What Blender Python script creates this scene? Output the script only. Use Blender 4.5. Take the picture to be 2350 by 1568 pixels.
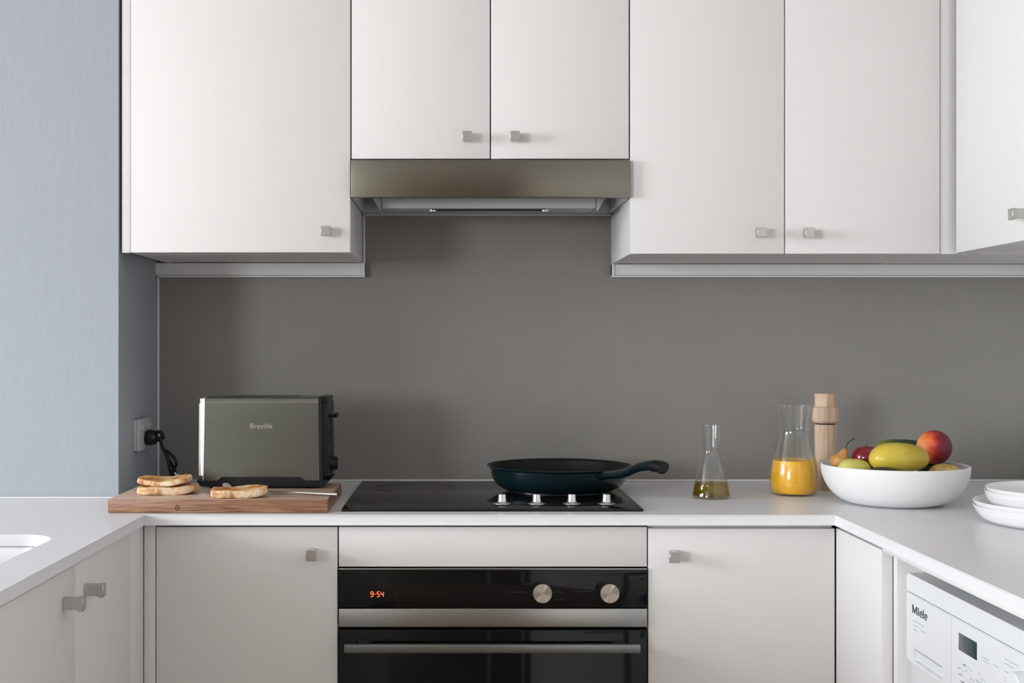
import bpy, bmesh, math, random
from mathutils import Vector, Matrix
PI = math.pi
random.seed(7)
for o in list(bpy.data.objects): bpy.data.objects.remove(o)
SC = bpy.context.scene
C = SC.collection
# ------------------------------------------------------------------ frame of reference
# back wall at Y=0, camera 3.04 m in front of it; d = distance from the camera plane
F = 2918.0; PX, PY = 1054.0, 795.0; CAMZ = 1.222; D0 = 3.04
def Y(d): return d - D0
def X(px, d): return (px-PX)*d/F
def Z(py, d): return CAMZ-(py-PY)*d/F
# ------------------------------------------------------------------ camera
cam = bpy.data.cameras.new('camera'); co = bpy.data.objects.new('camera', cam); C.objects.link(co)
co.location = (0, -D0, CAMZ); co.rotation_euler = (PI/2, 0, 0)
cam.sensor_width = 36; cam.lens = F/2350*36
cam.shift_x = (1175-PX)/2350; cam.shift_y = (PY-784)/2350
cam.clip_start = 0.02
SC.camera = co
# ------------------------------------------------------------------ world, daylight, exposure
w = bpy.data.worlds.new('world'); SC.world = w; w.use_nodes = True
bg = w.node_tree.nodes['Background']; bg.inputs[0].default_value = (.75, .86, 1, 1); bg.inputs[1].default_value = 1.0
SC.view_settings.view_transform = 'Standard'; SC.view_settings.look = 'None'
SC.view_settings.gamma = 1; SC.view_settings.use_curve_mapping = False
SC.view_settings.exposure = -0.12
def area(name, loc, rot, sx, sy, power, col):
    l = bpy.data.lights.new(name, 'AREA'); l.shape = 'RECTANGLE'; l.size = sx; l.size_y = sy
    l.energy = power; l.color = col
    o = bpy.data.objects.new(name, l); C.objects.link(o); o.location = loc; o.rotation_euler = rot
    return o
WL = -4.60                      # window wall
W1 = (0.20, 1.80, 1.10, 2.36)   # kitchen window  d0,d1,z0,z1
area('daylight_side_window', (WL-.10, Y((W1[0]+W1[1])/2), (W1[2]+W1[3])/2), (0, -PI/2, 0), W1[3]-W1[2], W1[1]-W1[0], 195, (.92, .957, 1))
W2 = (-5.2, -2.6, 1.0, 2.2)     # further window in the same wall, behind the camera
FR = -6.0
area('daylight_rear_window', (WL-.10, Y((W2[0]+W2[1])/2), (W2[2]+W2[3])/2), (0, -PI/2, 0), W2[3]-W2[2], W2[1]-W2[0], 370, (.925, .96, 1))

# ================================================================== materials
def nm(name):
    m = bpy.data.materials.new(name); m.use_nodes = True
    return m, m.node_tree.nodes, m.node_tree.links, m.node_tree.nodes['Principled BSDF']
def mat(name, col, rough=.5, metal=0, bump=None, spec=.5, coat=0, aniso=0, var=None, emis=None, trans=0, ior=1.45, sss=0):
    """bump=(scale xyz, strength, distance); var=(scale xyz, amount)"""
    m, N, L, b = nm(name)
    b.inputs['Base Color'].default_value = (*col, 1); b.inputs['Roughness'].default_value = rough
    b.inputs['Metallic'].default_value = metal; b.inputs['Specular IOR Level'].default_value = spec
    b.inputs['Coat Weight'].default_value = coat; b.inputs['Coat Roughness'].default_value = .08
    b.inputs['Anisotropic'].default_value = aniso
    b.inputs['Transmission Weight'].default_value = trans; b.inputs['IOR'].default_value = ior
    if sss:
        b.inputs['Subsurface Weight'].default_value = sss; b.inputs['Subsurface Radius'].default_value = (.01, .006, .003)
    if emis: b.inputs['Emission Color'].default_value = (*emis[0], 1); b.inputs['Emission Strength'].default_value = emis[1]
    tc = N.new('ShaderNodeTexCoord')
    def noise(scale, det=3, s=1.0):
        mp = N.new('ShaderNodeMapping'); mp.inputs['Scale'].default_value = scale
        L.new(tc.outputs['Object'], mp.inputs[0])
        n = N.new('ShaderNodeTexNoise'); n.inputs['Scale'].default_value = s; n.inputs['Detail'].default_value = det
        L.new(mp.outputs[0], n.inputs['Vector']); return n
    vs = var or ((3, 3, 3), .02)
    n = noise(vs[0]); r = N.new('ShaderNodeMapRange')
    r.inputs['To Min'].default_value = 1-vs[1]; r.inputs['To Max'].default_value = 1+vs[1]
    L.new(n.outputs[0], r.inputs[0])
    mx = N.new('ShaderNodeVectorMath'); mx.operation = 'SCALE'; mx.inputs[0].default_value = col
    L.new(r.outputs[0], mx.inputs['Scale']); L.new(mx.outputs[0], b.inputs['Base Color'])
    if bump:
        n2 = noise(bump[0]); bp = N.new('ShaderNodeBump'); bp.inputs['Strength'].default_value = bump[1]
        bp.inputs['Distance'].default_value = bump[2]; L.new(n2.outputs[0], bp.inputs['Height']); L.new(bp.outputs[0], b.inputs['Normal'])
    return m
M = {}
M['lacquer'] = mat('satin_white_lacquer', (.785, .77, .755), .5, coat=0, spec=.3)
M['carcass'] = mat('melamine_carcass', (.76, .75, .74), .45)
M['gap'] = mat('dark_gap', (.03, .03, .03), .8)
M['stone'] = mat('white_quartz', (.84, .84, .855), .24, var=((60, 60, 60), .03), spec=.08)
M['paint_blue'] = mat('blue_grey_wall_paint', (.37, .40, .445), .55, bump=((90, 90, 25), .25, .002), var=((2, 2, 1), .05))
M['paint_room'] = mat('room_paint', (.42, .40, .37), .7)
M['paint_white'] = mat('white_wall_paint', (.78, .76, .74), .6)
M['door_brown'] = mat('dark_door_paint', (.12, .085, .075), .5)
M['paint_far'] = mat('brown_feature_wall', (.11, .10, .08), .7)
M['ceil'] = mat('ceiling_paint', (.82, .82, .81), .8)
M['trim'] = mat('trim_grey_white', (.78, .78, .79), .4)
M['caulk'] = mat('caulk', (.75, .75, .74), .5)
M['chrome'] = mat('satin_chrome', (.72, .72, .70), .28, 1)
M['knobmetal'] = mat('brushed_nickel', (.56, .56, .54), .32, 1, var=((200, 20, 20), .05))
M['steel'] = mat('brushed_stainless', (.23, .22, .185), .15, 1, bump=((3, 3, 700), .03, .0002), var=((3, 3, 30), .10))
M['steel_oven'] = mat('oven_brushed_steel', (.42, .43, .42), .18, 1, bump=((3, 3, 700), .03, .0002), var=((4, 4, 30), .08))
M['steel_sink'] = mat('sink_steel', (.36, .36, .36), .38, 1)
M['hoodgrey'] = mat('hood_grey_enamel', (.50, .52, .52), .38)
M['blackglass'] = mat('black_glass', (.005, .005, .006), .05, spec=.35)
M['hobglass'] = mat('hob_black_glass', (.008, .008, .008), .09, spec=.35)
M['black'] = mat('black_plastic', (.008, .008, .010), .38, spec=.35)
M['blackmatt'] = mat('black_matt', (.010, .010, .011), .6)
M['rail'] = mat('anodised_bar', (.24, .26, .26), .35, 1)
M['petrol'] = mat('petrol_enamel', (.005, .017, .021), .27, .30, spec=.6, coat=.35)
M['nonstick'] = mat('nonstick_coating', (.006, .005, .007), .5, spec=.3)
M['ceramic'] = mat('white_ceramic', (.83, .83, .825), .5, spec=.4)
M['glazed'] = mat('glazed_porcelain', (.86, .86, .855), .22)
M['plastic_white'] = mat('white_plastic', (.78, .80, .80), .35)
M['socket'] = mat('socket_plastic', (.52, .51, .52), .35)
M['machine'] = mat('machine_white_enamel', (.80, .82, .83), .3)
M['grip_grey'] = mat('drawer_grip_grey', (.52, .54, .56), .45)  # grip coloured a darker grey than the machine body
M['print'] = mat('dark_print', (.05, .07, .08), .5)
M['faint'] = mat('faint_print', (.48, .52, .52), .5)
M['lcd'] = mat('lcd_screen', (.035, .06, .065), .15)
M['digit'] = mat('clock_digits', (.8, .1, .02), .5, emis=((1, .10, .015), 3.2))
M['juice'] = mat('orange_juice', (1.0, .52, .012), .35, sss=.15, var=((30, 30, 30), .03))
M['grey_print'] = mat('grey_print', (.07, .07, .08), .5)

def glass_mat(name, col=(1, 1, 1), rough=0.0, ior=1.47):
    m, N, L, b = nm(name)
    b.inputs['Base Color'].default_value = (*col, 1); b.inputs['Roughness'].default_value = rough
    b.inputs['Transmission Weight'].default_value = 1; b.inputs['IOR'].default_value = ior
    n = N.new('ShaderNodeTexNoise'); n.inputs['Scale'].default_value = 14
    bp = N.new('ShaderNodeBump'); bp.inputs['Strength'].default_value = .04; bp.inputs['Distance'].default_value = .002
    tc = N.new('ShaderNodeTexCoord'); L.new(tc.outputs['Object'], n.inputs['Vector'])
    L.new(n.outputs[0], bp.inputs['Height']); L.new(bp.outputs[0], b.inputs['Normal'])
    return m
def thin_glass(name, tint, refr, spec_ior=1.5, tint2=None):
    """clear pane look: fresnel reflection over straight transmission, with a share of true refraction"""
    m = bpy.data.materials.new(name); m.use_nodes = True; N, L = m.node_tree.nodes, m.node_tree.links
    N.remove(N['Principled BSDF']); o = N['Material Output']
    tr = N.new('ShaderNodeBsdfTransparent'); tr.inputs[0].default_value = (*tint, 1)
    gl = N.new('ShaderNodeBsdfGlossy'); gl.inputs['Roughness'].default_value = .015
    lw = N.new('ShaderNodeLayerWeight'); lw.inputs[0].default_value = .5
    pw_ = N.new('ShaderNodeMath'); pw_.operation = 'POWER'; L.new(lw.outputs['Facing'], pw_.inputs[0]); pw_.inputs[1].default_value = 4.5
    fr_ = N.new('ShaderNodeMath'); fr_.operation = 'MULTIPLY_ADD'; L.new(pw_.outputs[0], fr_.inputs[0]); fr_.inputs[1].default_value = .75; fr_.inputs[2].default_value = .035
    n = N.new('ShaderNodeTexNoise'); n.inputs['Scale'].default_value = 18
    tc = N.new('ShaderNodeTexCoord'); L.new(tc.outputs['Object'], n.inputs['Vector'])
    bp = N.new('ShaderNodeBump'); bp.inputs['Strength'].default_value = .06; bp.inputs['Distance'].default_value = .002
    L.new(n.outputs[0], bp.inputs['Height']); L.new(bp.outputs[0], gl.inputs['Normal'])
    m1 = N.new('ShaderNodeMixShader'); L.new(fr_.outputs[0], m1.inputs[0]); L.new(tr.outputs[0], m1.inputs[1]); L.new(gl.outputs[0], m1.inputs[2])
    g2 = N.new('ShaderNodeBsdfGlass'); g2.inputs['Color'].default_value = (*(tint2 or tint), 1); g2.inputs['IOR'].default_value = 1.46
    m2 = N.new('ShaderNodeMixShader'); m2.inputs[0].default_value = refr
    L.new(m1.outputs[0], m2.inputs[1]); L.new(g2.outputs[0], m2.inputs[2]); L.new(m2.outputs[0], o.inputs[0])
    return m
M['glass'] = thin_glass('clear_glass', (.985, .99, .99), .12)
M['oil'] = thin_glass('olive_oil', (.72, .60, .10), .35, 1.3, (.80, .66, .06))

for k_, r_ in (('steel', .30), ('steel_oven', .30)):
    nt = M[k_].node_tree; cb_n = nt.nodes.new('ShaderNodeCombineXYZ'); cb_n.inputs[2].default_value = 1
    pb = nt.nodes['Principled BSDF']; nt.links.new(cb_n.outputs[0], pb.inputs['Tangent'])
    pb.inputs['Anisotropic'].default_value = .9; pb.inputs['Roughness'].default_value = r_
def splash_mat():
    m, N, L, b = nm('woven_laminate')
    tc = N.new('ShaderNodeTexCoord')
    mp = N.new('ShaderNodeMapping'); mp.inputs['Rotation'].default_value = (0, PI/4, 0); mp.inputs['Location'].default_value = (0, .0007, 0)
    L.new(tc.outputs['Object'], mp.inputs[0])
    ck = N.new('ShaderNodeTexChecker'); ck.inputs['Scale'].default_value = 560
    ck.inputs['Color1'].default_value = (.205, .197, .182, 1); ck.inputs['Color2'].default_value = (.285, .272, .252, 1)
    L.new(mp.outputs[0], ck.inputs['Vector'])
    n = N.new('ShaderNodeTexNoise'); n.inputs['Scale'].default_value = 7; n.inputs['Detail'].default_value = 4
    L.new(tc.outputs['Object'], n.inputs['Vector'])
    r = N.new('ShaderNodeMapRange'); r.inputs['To Min'].default_value = .93; r.inputs['To Max'].default_value = 1.07
    L.new(n.outputs[0], r.inputs[0])
    v = N.new('ShaderNodeVectorMath'); v.operation = 'SCALE'
    L.new(ck.outputs[0], v.inputs[0]); L.new(r.outputs[0], v.inputs['Scale']); L.new(v.outputs[0], b.inputs['Base Color'])
    b.inputs['Roughness'].default_value = .30; b.inputs['Specular IOR Level'].default_value = .5
    return m
M['splash'] = splash_mat()

def wood_mat(name, c1, c2, c3, scale=(6, 60, 90), rough=.5):
    m, N, L, b = nm(name)
    tc = N.new('ShaderNodeTexCoord'); mp = N.new('ShaderNodeMapping'); mp.inputs['Scale'].default_value = scale
    L.new(tc.outputs['Object'], mp.inputs[0])
    n = N.new('ShaderNodeTexNoise'); n.inputs['Scale'].default_value = 1.6; n.inputs['Detail'].default_value = 7; n.inputs['Distortion'].default_value = .6
    L.new(mp.outputs[0], n.inputs['Vector'])
    r = N.new('ShaderNodeValToRGB'); e = r.color_ramp.elements
    e[0].position = .28; e[0].color = (*c1, 1); e[1].position = .72; e[1].color = (*c3, 1)
    k = e.new(.5); k.color = (*c2, 1)
    L.new(n.outputs[0], r.inputs[0]); L.new(r.outputs[0], b.inputs['Base Color'])
    bp = N.new('ShaderNodeBump'); bp.inputs['Strength'].default_value = .2; bp.inputs['Distance'].default_value = .001
    L.new(n.outputs[0], bp.inputs['Height']); L.new(bp.outputs[0], b.inputs['Normal'])
    b.inputs['Roughness'].default_value = rough
    return m
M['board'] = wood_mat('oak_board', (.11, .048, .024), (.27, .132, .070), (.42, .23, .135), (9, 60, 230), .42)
M['boardtop'] = wood_mat('oak_board_lit_top', (.40, .27, .19), (.54, .39, .29), (.64, .48, .37), (5, 60, 60), .40)  # same oak, painted paler for the glossy light on the top
M['beech'] = wood_mat('pale_beech', (.50, .34, .23), (.62, .44, .31), (.68, .51, .38), (50, 50, 9), .5)
M['floor'] = wood_mat('oak_floor', (.16, .10, .06), (.26, .17, .10), (.32, .22, .14), (14, 2, 20), .4)

def ramp_mat(name, stops, axis='noise', nscale=4, rough=.4, spec=.5, bump=None, sss=0, det=3, mixn=.0, coat=0, coords='Generated'):
    """colour ramp driven by noise or by one generated axis plus noise"""
    m, N, L, b = nm(name)
    tc = N.new('ShaderNodeTexCoord')
    n = N.new('ShaderNodeTexNoise'); n.inputs['Scale'].default_value = nscale; n.inputs['Detail'].default_value = det
    L.new(tc.outputs[coords], n.inputs['Vector'])
    src = n.outputs[0]
    if axis != 'noise':
        s = N.new('ShaderNodeSeparateXYZ'); L.new(tc.outputs['Generated'], s.inputs[0])
        a = N.new('ShaderNodeMath'); a.operation = 'SUBTRACT'; L.new(n.outputs[0], a.inputs[0]); a.inputs[1].default_value = .5
        c = N.new('ShaderNodeMath'); c.operation = 'MULTIPLY_ADD'; L.new(a.outputs[0], c.inputs[0]); c.inputs[1].default_value = mixn
        L.new(s.outputs[axis], c.inputs[2]); src = c.outputs[0]
    r = N.new('ShaderNodeValToRGB'); e = r.color_ramp.elements
    e[0].position, e[0].color = stops[0][0], (*stops[0][1], 1); e[1].position, e[1].color = stops[-1][0], (*stops[-1][1], 1)
    for p, c_ in stops[1:-1]:
        k = e.new(p); k.color = (*c_, 1)
    L.new(src, r.inputs[0]); L.new(r.outputs[0], b.inputs['Base Color'])
    b.inputs['Roughness'].default_value = rough; b.inputs['Specular IOR Level'].default_value = spec
    b.inputs['Coat Weight'].default_value = coat
    if sss: b.inputs['Subsurface Weight'].default_value = sss; b.inputs['Subsurface Radius'].default_value = (.004, .002, .001)
    if bump:
        n2 = N.new('ShaderNodeTexNoise'); n2.inputs['Scale'].default_value = bump[0]; n2.inputs['Detail'].default_value = 4
        L.new(tc.outputs[coords], n2.inputs['Vector'])
        bp = N.new('ShaderNodeBump'); bp.inputs['Strength'].default_value = bump[1]; bp.inputs['Distance'].default_value = bump[2]
        L.new(n2.outputs[0], bp.inputs['Height']); L.new(bp.outputs[0], b.inputs['Normal'])
    return m
M['peach'] = ramp_mat('peach_skin', [(0, (.82, .36, .12)), (.20, (.78, .16, .035)), (.34, (.52, .035, .02)), (.50, (.20, .010, .018)), (1, (.08, .006, .012))], 'X', 5, .55, mixn=.35, bump=(60, .1, .001))
M['apple'] = ramp_mat('red_apple_skin', [(.3, (.10, .003, .008)), (.5, (.18, .004, .014)), (.75, (.28, .012, .025))], 'noise', 6, .16, coat=.3)
M['mango'] = ramp_mat('yellow_mango_skin', [(.25, (.66, .50, .06)), (.5, (.62, .48, .07)), (.62, (.52, .37, .035)), (.85, (.48, .36, .04))], 'X', 4, .33, mixn=.35, bump=(7, .12, .003))
M['pear'] = ramp_mat('bosc_pear_skin', [(.3, (.46, .20, .05)), (.55, (.58, .29, .08)), (.8, (.50, .33, .06))], 'noise', 5, .45)
M['greenpear'] = ramp_mat('yellow_green_pear_skin', [(.2, (.62, .56, .16)), (.6, (.58, .52, .10)), (.9, (.45, .48, .06))], 'X', 5, .4, mixn=.2)
M['tan'] = ramp_mat('tan_pear_skin', [(.3, (.42, .24, .08)), (.5, (.52, .42, .12)), (.7, (.60, .32, .14))], 'noise', 5, .45)
M['avocado'] = ramp_mat('dark_avocado_skin', [(.3, (.012, .010, .012)), (.7, (.03, .028, .02))], 'noise', 8, .3, bump=(30, .4, .002))
M['zucchini'] = ramp_mat('zucchini_skin', [(.05, (.20, .22, .03)), (.30, (.09, .12, .02)), (.55, (.025, .04, .012)), (1, (.012, .02, .012))], 'X', 22, .35, mixn=.35, bump=(25, .2, .001))
M['stem'] = mat('woody_stem', (.05, .028, .015), .7)
M['toast'] = ramp_mat('toasted_crumb', [(.34, (.26, .06, .008)), (.45, (.60, .24, .045)), (.55, (.74, .46, .19)), (.72, (.80, .62, .38))], 'noise', 34, rough=.7, bump=(420, .8, .003), det=6, coords='Object')
M['crust'] = ramp_mat('bread_crust', [(.30, (.42, .15, .04)), (.43, (.64, .36, .17)), (.55, (.80, .60, .42)), (.75, (.86, .70, .54))], 'noise', 70, rough=.7, bump=(300, .7, .002), det=5, coords='Object')

# ================================================================== builders
LOC = {}
def finish(o, m, smooth=40):
    o.data.materials.clear(); o.data.materials.append(m)
    for p in o.data.polygons: p.use_smooth = smooth > 0
    if smooth > 0: o.data.set_sharp_from_angle(angle=math.radians(smooth))
def tag(o, label=None, cat=None, group=None, kind=None):
    if label: o['label'] = label
    if cat: o['category'] = cat
    if group: o['group'] = group
    if kind: o['kind'] = kind
    return o
def thing(name, label, cat, loc, group=None):
    o = bpy.data.objects.new(name, None); C.objects.link(o); o.location = loc; o.empty_display_size = .05
    LOC[o] = Vector(loc); return tag(o, label, cat, group)
def obj(name, bm, m, parent=None, smooth=40, loc=None, label=None):
    """bm is in world coordinates; vertices are stored relative to the thing's base"""
    base = LOC[parent] if parent else Vector(loc or (0, 0, 0))
    bmesh.ops.translate(bm, verts=bm.verts, vec=-base)
    bmesh.ops.recalc_face_normals(bm, faces=bm.faces)
    me = bpy.data.meshes.new(name); bm.to_mesh(me); bm.free()
    o = bpy.data.objects.new(name, me); C.objects.link(o); LOC[o] = base
    if parent: o.parent = parent
    else: o.location = base
    finish(o, m, smooth)
    if label: o['label'] = label
    return o
def NB(): return bmesh.new()
def bx(bm, x0, x1, y0, y1, z0, z1, bev=0, seg=2):
    r = bmesh.ops.create_cube(bm, size=1)['verts']
    for v in r: v.co = Vector((x0+(v.co.x+.5)*(x1-x0), y0+(v.co.y+.5)*(y1-y0), z0+(v.co.z+.5)*(z1-z0)))
    if bev:
        es = set(e for v in r for e in v.link_edges)
        bmesh.ops.bevel(bm, geom=list(es), offset=bev, segments=seg, affect='EDGES', profile=.5)
    return bm
def box(*a, **k): return bx(NB(), *a, **k)
def lathe(bm, prof, cx, cy, seg=48, rot=0, xf=None):
    rings = []
    for r, z in prof:
        if r < 1e-6: rings.append([bm.verts.new((cx, cy, z))])
        else: rings.append([bm.verts.new((cx+r*math.cos(rot+2*PI*i/seg), cy+r*math.sin(rot+2*PI*i/seg), z)) for i in range(seg)])
    for a, b in zip(rings, rings[1:]):
        for i in range(seg):
            j = (i+1) % seg
            if len(a) == 1 and len(b) == 1: continue
            if len(a) == 1: bm.faces.new((a[0], b[i], b[j]))
            elif len(b) == 1: bm.faces.new((a[i], a[j], b[0]))
            else: bm.faces.new((a[i], a[j], b[j], b[i]))
    if xf:
        for ring in rings:
            for v in ring: v.co = xf(v.co)
    return bm
def spline(pts, n=8):
    """Catmull-Rom through tuples"""
    P = [Vector(p) for p in pts]; P = [2*P[0]-P[1]]+P+[2*P[-1]-P[-2]]; out = []
    for i in range(1, len(P)-2):
        for k in range(n):
            t = k/n
            out.append(.5*((2*P[i])+(-P[i-1]+P[i+1])*t+(2*P[i-1]-5*P[i]+4*P[i+1]-P[i+2])*t*t+(-P[i-1]+3*P[i]-3*P[i+1]+P[i+2])*t**3))
    out.append(P[-2]); return out
def sp2(pts, n=6):
    return [(max(0, v.x), v.y) for v in spline([(a, b, 0) for a, b in pts], n)]
def tube(bm, pts, rad, seg=12, ry=None, up=Vector((0, 0, 1))):
    """rad scalar or list; ry optional second radius (vertical)"""
    pts = [Vector(p) for p in pts]; n = len(pts); rings = []
    for i, p in enumerate(pts):
        t = (pts[min(i+1, n-1)]-pts[max(i-1, 0)]).normalized()
        s = t.cross(up)
        if s.length < 1e-3: s = Vector((1, 0, 0))
        s.normalize(); u = s.cross(t)
        a = rad[i] if isinstance(rad, (list, tuple)) else rad
        b = a if ry is None else (ry[i] if isinstance(ry, (list, tuple)) else ry)
        rings.append([bm.verts.new(p+s*a*math.cos(2*PI*k/seg)+u*b*math.sin(2*PI*k/seg)) for k in range(seg)])
    for a, b in zip(rings, rings[1:]):
        for i in range(seg): bm.faces.new((a[i], a[(i+1) % seg], b[(i+1) % seg], b[i]))
    bm.faces.new(rings[0][::-1]); bm.faces.new(rings[-1])
    return bm
def prism(bm, outline, axis, a0, a1):
    """outline: list of 2-tuples in the plane normal to axis"""
    def mk(p, a):
        return {'x': (a, p[0], p[1]), 'y': (p[0], a, p[1]), 'z': (p[0], p[1], a)}[axis]
    A = [bm.verts.new(mk(p, a0)) for p in outline]; B = [bm.verts.new(mk(p, a1)) for p in outline]
    n = len(outline)
    for i in range(n): bm.faces.new((A[i], A[(i+1) % n], B[(i+1) % n], B[i]))
    bm.faces.new(A[::-1]); bm.faces.new(B); return bm
def rrect(x0, x1, y0, y1, r, n=8):
    out = []
    for cx, cy, a in ((x1-r, y1-r, 0), (x0+r, y1-r, PI/2), (x0+r, y0+r, PI), (x1-r, y0+r, 1.5*PI)):
        for k in range(n+1): out.append((cx+r*math.cos(a+PI/2*k/n), cy+r*math.sin(a+PI/2*k/n)))
    return out
def boolean(o, cutters, op='DIFFERENCE'):
    for c in cutters:
        md = o.modifiers.new('b', 'BOOLEAN'); md.operation = op; md.object = c; md.solver = 'EXACT'
    dg = bpy.context.evaluated_depsgraph_get(); dg.update()
    me = bpy.data.meshes.new_from_object(o.evaluated_get(dg))
    o.modifiers.clear(); old = o.data; o.data = me
    for c in cutters: bpy.data.objects.remove(c)
def text_bm(s, width, height, thick=.0004):
    cu = bpy.data.curves.new('t', 'FONT'); cu.body = s; cu.size = 1; cu.extrude = .001
    o = bpy.data.objects.new('t', cu); C.objects.link(o)
    dg = bpy.context.evaluated_depsgraph_get(); dg.update()
    me = bpy.data.meshes.new_from_object(o.evaluated_get(dg)); bm = NB(); bm.from_mesh(me)
    bpy.data.objects.remove(o)
    xs = [v.co.x for v in bm.verts]; ys = [v.co.y for v in bm.verts]
    for v in bm.verts:
        v.co.x = (v.co.x-min(xs))/(max(xs)-min(xs))*width-width/2
        v.co.y = (v.co.y-min(ys))/(max(ys)-min(ys))*height-height/2
        v.co.z = v.co.z/.001*thick
    return bm
def copy_tree(o, parent=None):
    c = o.copy(); C.objects.link(c); LOC[c] = LOC[o]
    if parent: c.parent = parent
    for ch in list(o.children): copy_tree(ch, c)
    return c
def struct(name, bm, m, parent=None, smooth=0):
    o = obj(name, bm, m, parent, smooth)
    if not parent: o['kind'] = 'structure'
    return o

# ================================================================== room shell
WR = 1.365; CEIL = 2.45; CH = -.721; CHD = 2.69; LB = -1.25
struct('floor', box(WL-.05, WR+.05, Y(FR)-.05, .05, -.05, 0), M['floor'])
struct('ceiling', box(WL-.05, WR+.05, Y(FR)-.05, .05, CEIL, CEIL+.05), M['ceil'])
struct('wall_back', box(CH, WR+.05, 0.0002, .08, 0, CEIL), M['paint_room'])
struct('wall_corner', box(WL, CH, Y(CHD), .05, 0, CEIL), M['paint_blue'])
struct('wall_right', box(WR, WR+.08, Y(FR), 0.0002, 0, CEIL), M['paint_white'])
struct('wall_front', box(WL, WR, Y(FR)-.06, Y(FR), 0, CEIL), M['paint_far'])
wl = NB()
ds = [FR, W2[0], W2[1], W1[0], W1[1], CHD]
for i in range(5):
    a, b = Y(ds[i]), Y(ds[i+1])
    if i in (1, 3):
        W = W2 if i == 1 else W1
        bx(wl, WL-.08, WL, a, b, 0, W[2]); bx(wl, WL-.08, WL, a, b, W[3], CEIL)
    else: bx(wl, WL-.08, WL, a, b, 0, CEIL)
struct('wall_left', wl, M['paint_room'])
for n, W in ((1, W1), (2, W2)):
    f = NB(); a, b = Y(W[0]), Y(W[1]); t = .04
    bx(f, WL-.07, WL-.03, a, b, W[2], W[2]+t); bx(f, WL-.07, WL-.03, a, b, W[3]-t, W[3])
    bx(f, WL-.07, WL-.03, a, a+t, W[2]+t, W[3]-t); bx(f, WL-.07, WL-.03, b-t, b, W[2]+t, W[3]-t)
    struct('window_%d' % n, f, M['plastic_white'])
# door behind the camera
struct('door_1', box(.19, 1.12, Y(FR), Y(FR)+.03, 0, 2.05), M['door_brown'])
fr = NB(); bx(fr, .14, .19, Y(FR), Y(FR)+.04, 0, 2.10); bx(fr, .19, 1.12, Y(FR), Y(FR)+.04, 2.05, 2.10); bx(fr, 1.12, 1.18, Y(FR), Y(FR)+.04, 0, 2.10)
struct('trim_1', fr, M['plastic_white'])

# splashback panels and their edge strips
BZ = Z(637, 3.03)      # underside of the strip below the wall cabinets
HL, HR = X(838, 3.03), X(1403, 3.03)
SEAM = Z(630, 3.04)
p = obj('splashback_panel', box(CH+.002, WR-.001, -.004, -.0002, .9005, SEAM-.0005), M['splash'], smooth=0)
tag(p, 'long grey woven-look splashback panel running along the wall above the worktop', 'splashback', 'splashback panels')
p = obj('splashback_panel', box(HL-.005, HR+.005, -.004, -.0002, SEAM+.0005, Z(488, 3.04)), M['splash'], smooth=0)
tag(p, 'short grey woven-look splashback panel directly under the range hood', 'splashback', 'splashback panels')
LZ = Z(580, 2.69); RZ = Z(583, 2.69)
s = NB(); bx(s, X(357, 3.02), HL, -.020, -.004, BZ+.005, LZ-.0005); bx(s, X(361, 3.02), HL, -.024, -.004, BZ, BZ+.004, .001)
bx(s, HL-.006, HL, -.024, -.004, BZ+.004, LZ-.001)
struct('trim_2', s, M['trim'])
s = NB(); bx(s, HR, WR-.001, -.020, -.004, BZ+.005, RZ-.0005); bx(s, HR, WR-.001, -.024, -.004, BZ, BZ+.004, .001)
bx(s, HR, HR+.006, -.024, -.004, BZ+.004, RZ-.001)
struct('trim_3', s, M['trim'])
s = NB(); bx(s, HL-.0055, HL, -.012, -.004, LZ, Z(493, 3.03)); bx(s, HR, HR+.0055, -.012, -.004, RZ, Z(493, 3.03))
bx(s, HL, HR, -.012, -.004, Z(495, 3.03), Z(491, 3.03))
struct('trim_4', s, M['trim'])
struct('trim_5', box(CH+.0005, CH+.005, -.009, -.0002, .9005, BZ-.001, bev=.001), M['trim'])
s = NB(); bx(s, CH+.006, WR-.001, -.012, -.0042, .9003, .9045, .0015)
struct('trim_6', s, M['caulk'])
struct('trim_7', box(LB+.001, CH-.001, Y(CHD)-.006, Y(CHD)-.0005, .9003, .904, bev=.0015), M['caulk'])

# ================================================================== handles
def knob(parent, c, axis):
    """c = centre on the door face (world); axis '-y', '+x', '-x' is where it points"""
    bm = NB(); w_, h, L_ = .0098, .0092, .032
    bx(bm, -.0070, .0070, -L_+.004, 0, -h, h, .0006, 1)
    bx(bm, -w_, w_, -L_, -L_+.009, -h-.002, h+.0002, .0006, 1)
    rot = {'-y': 0, '+x': PI/2, '-x': -PI/2}[axis]
    bmesh.ops.rotate(bm, verts=bm.verts, matrix=Matrix.Rotation(rot, 3, 'Z'), cent=(0, 0, 0))
    bmesh.ops.translate(bm, verts=bm.verts, vec=Vector(c))
    return obj('knob', bm, M['knobmetal'], parent, label='square brushed metal knob')

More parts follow.
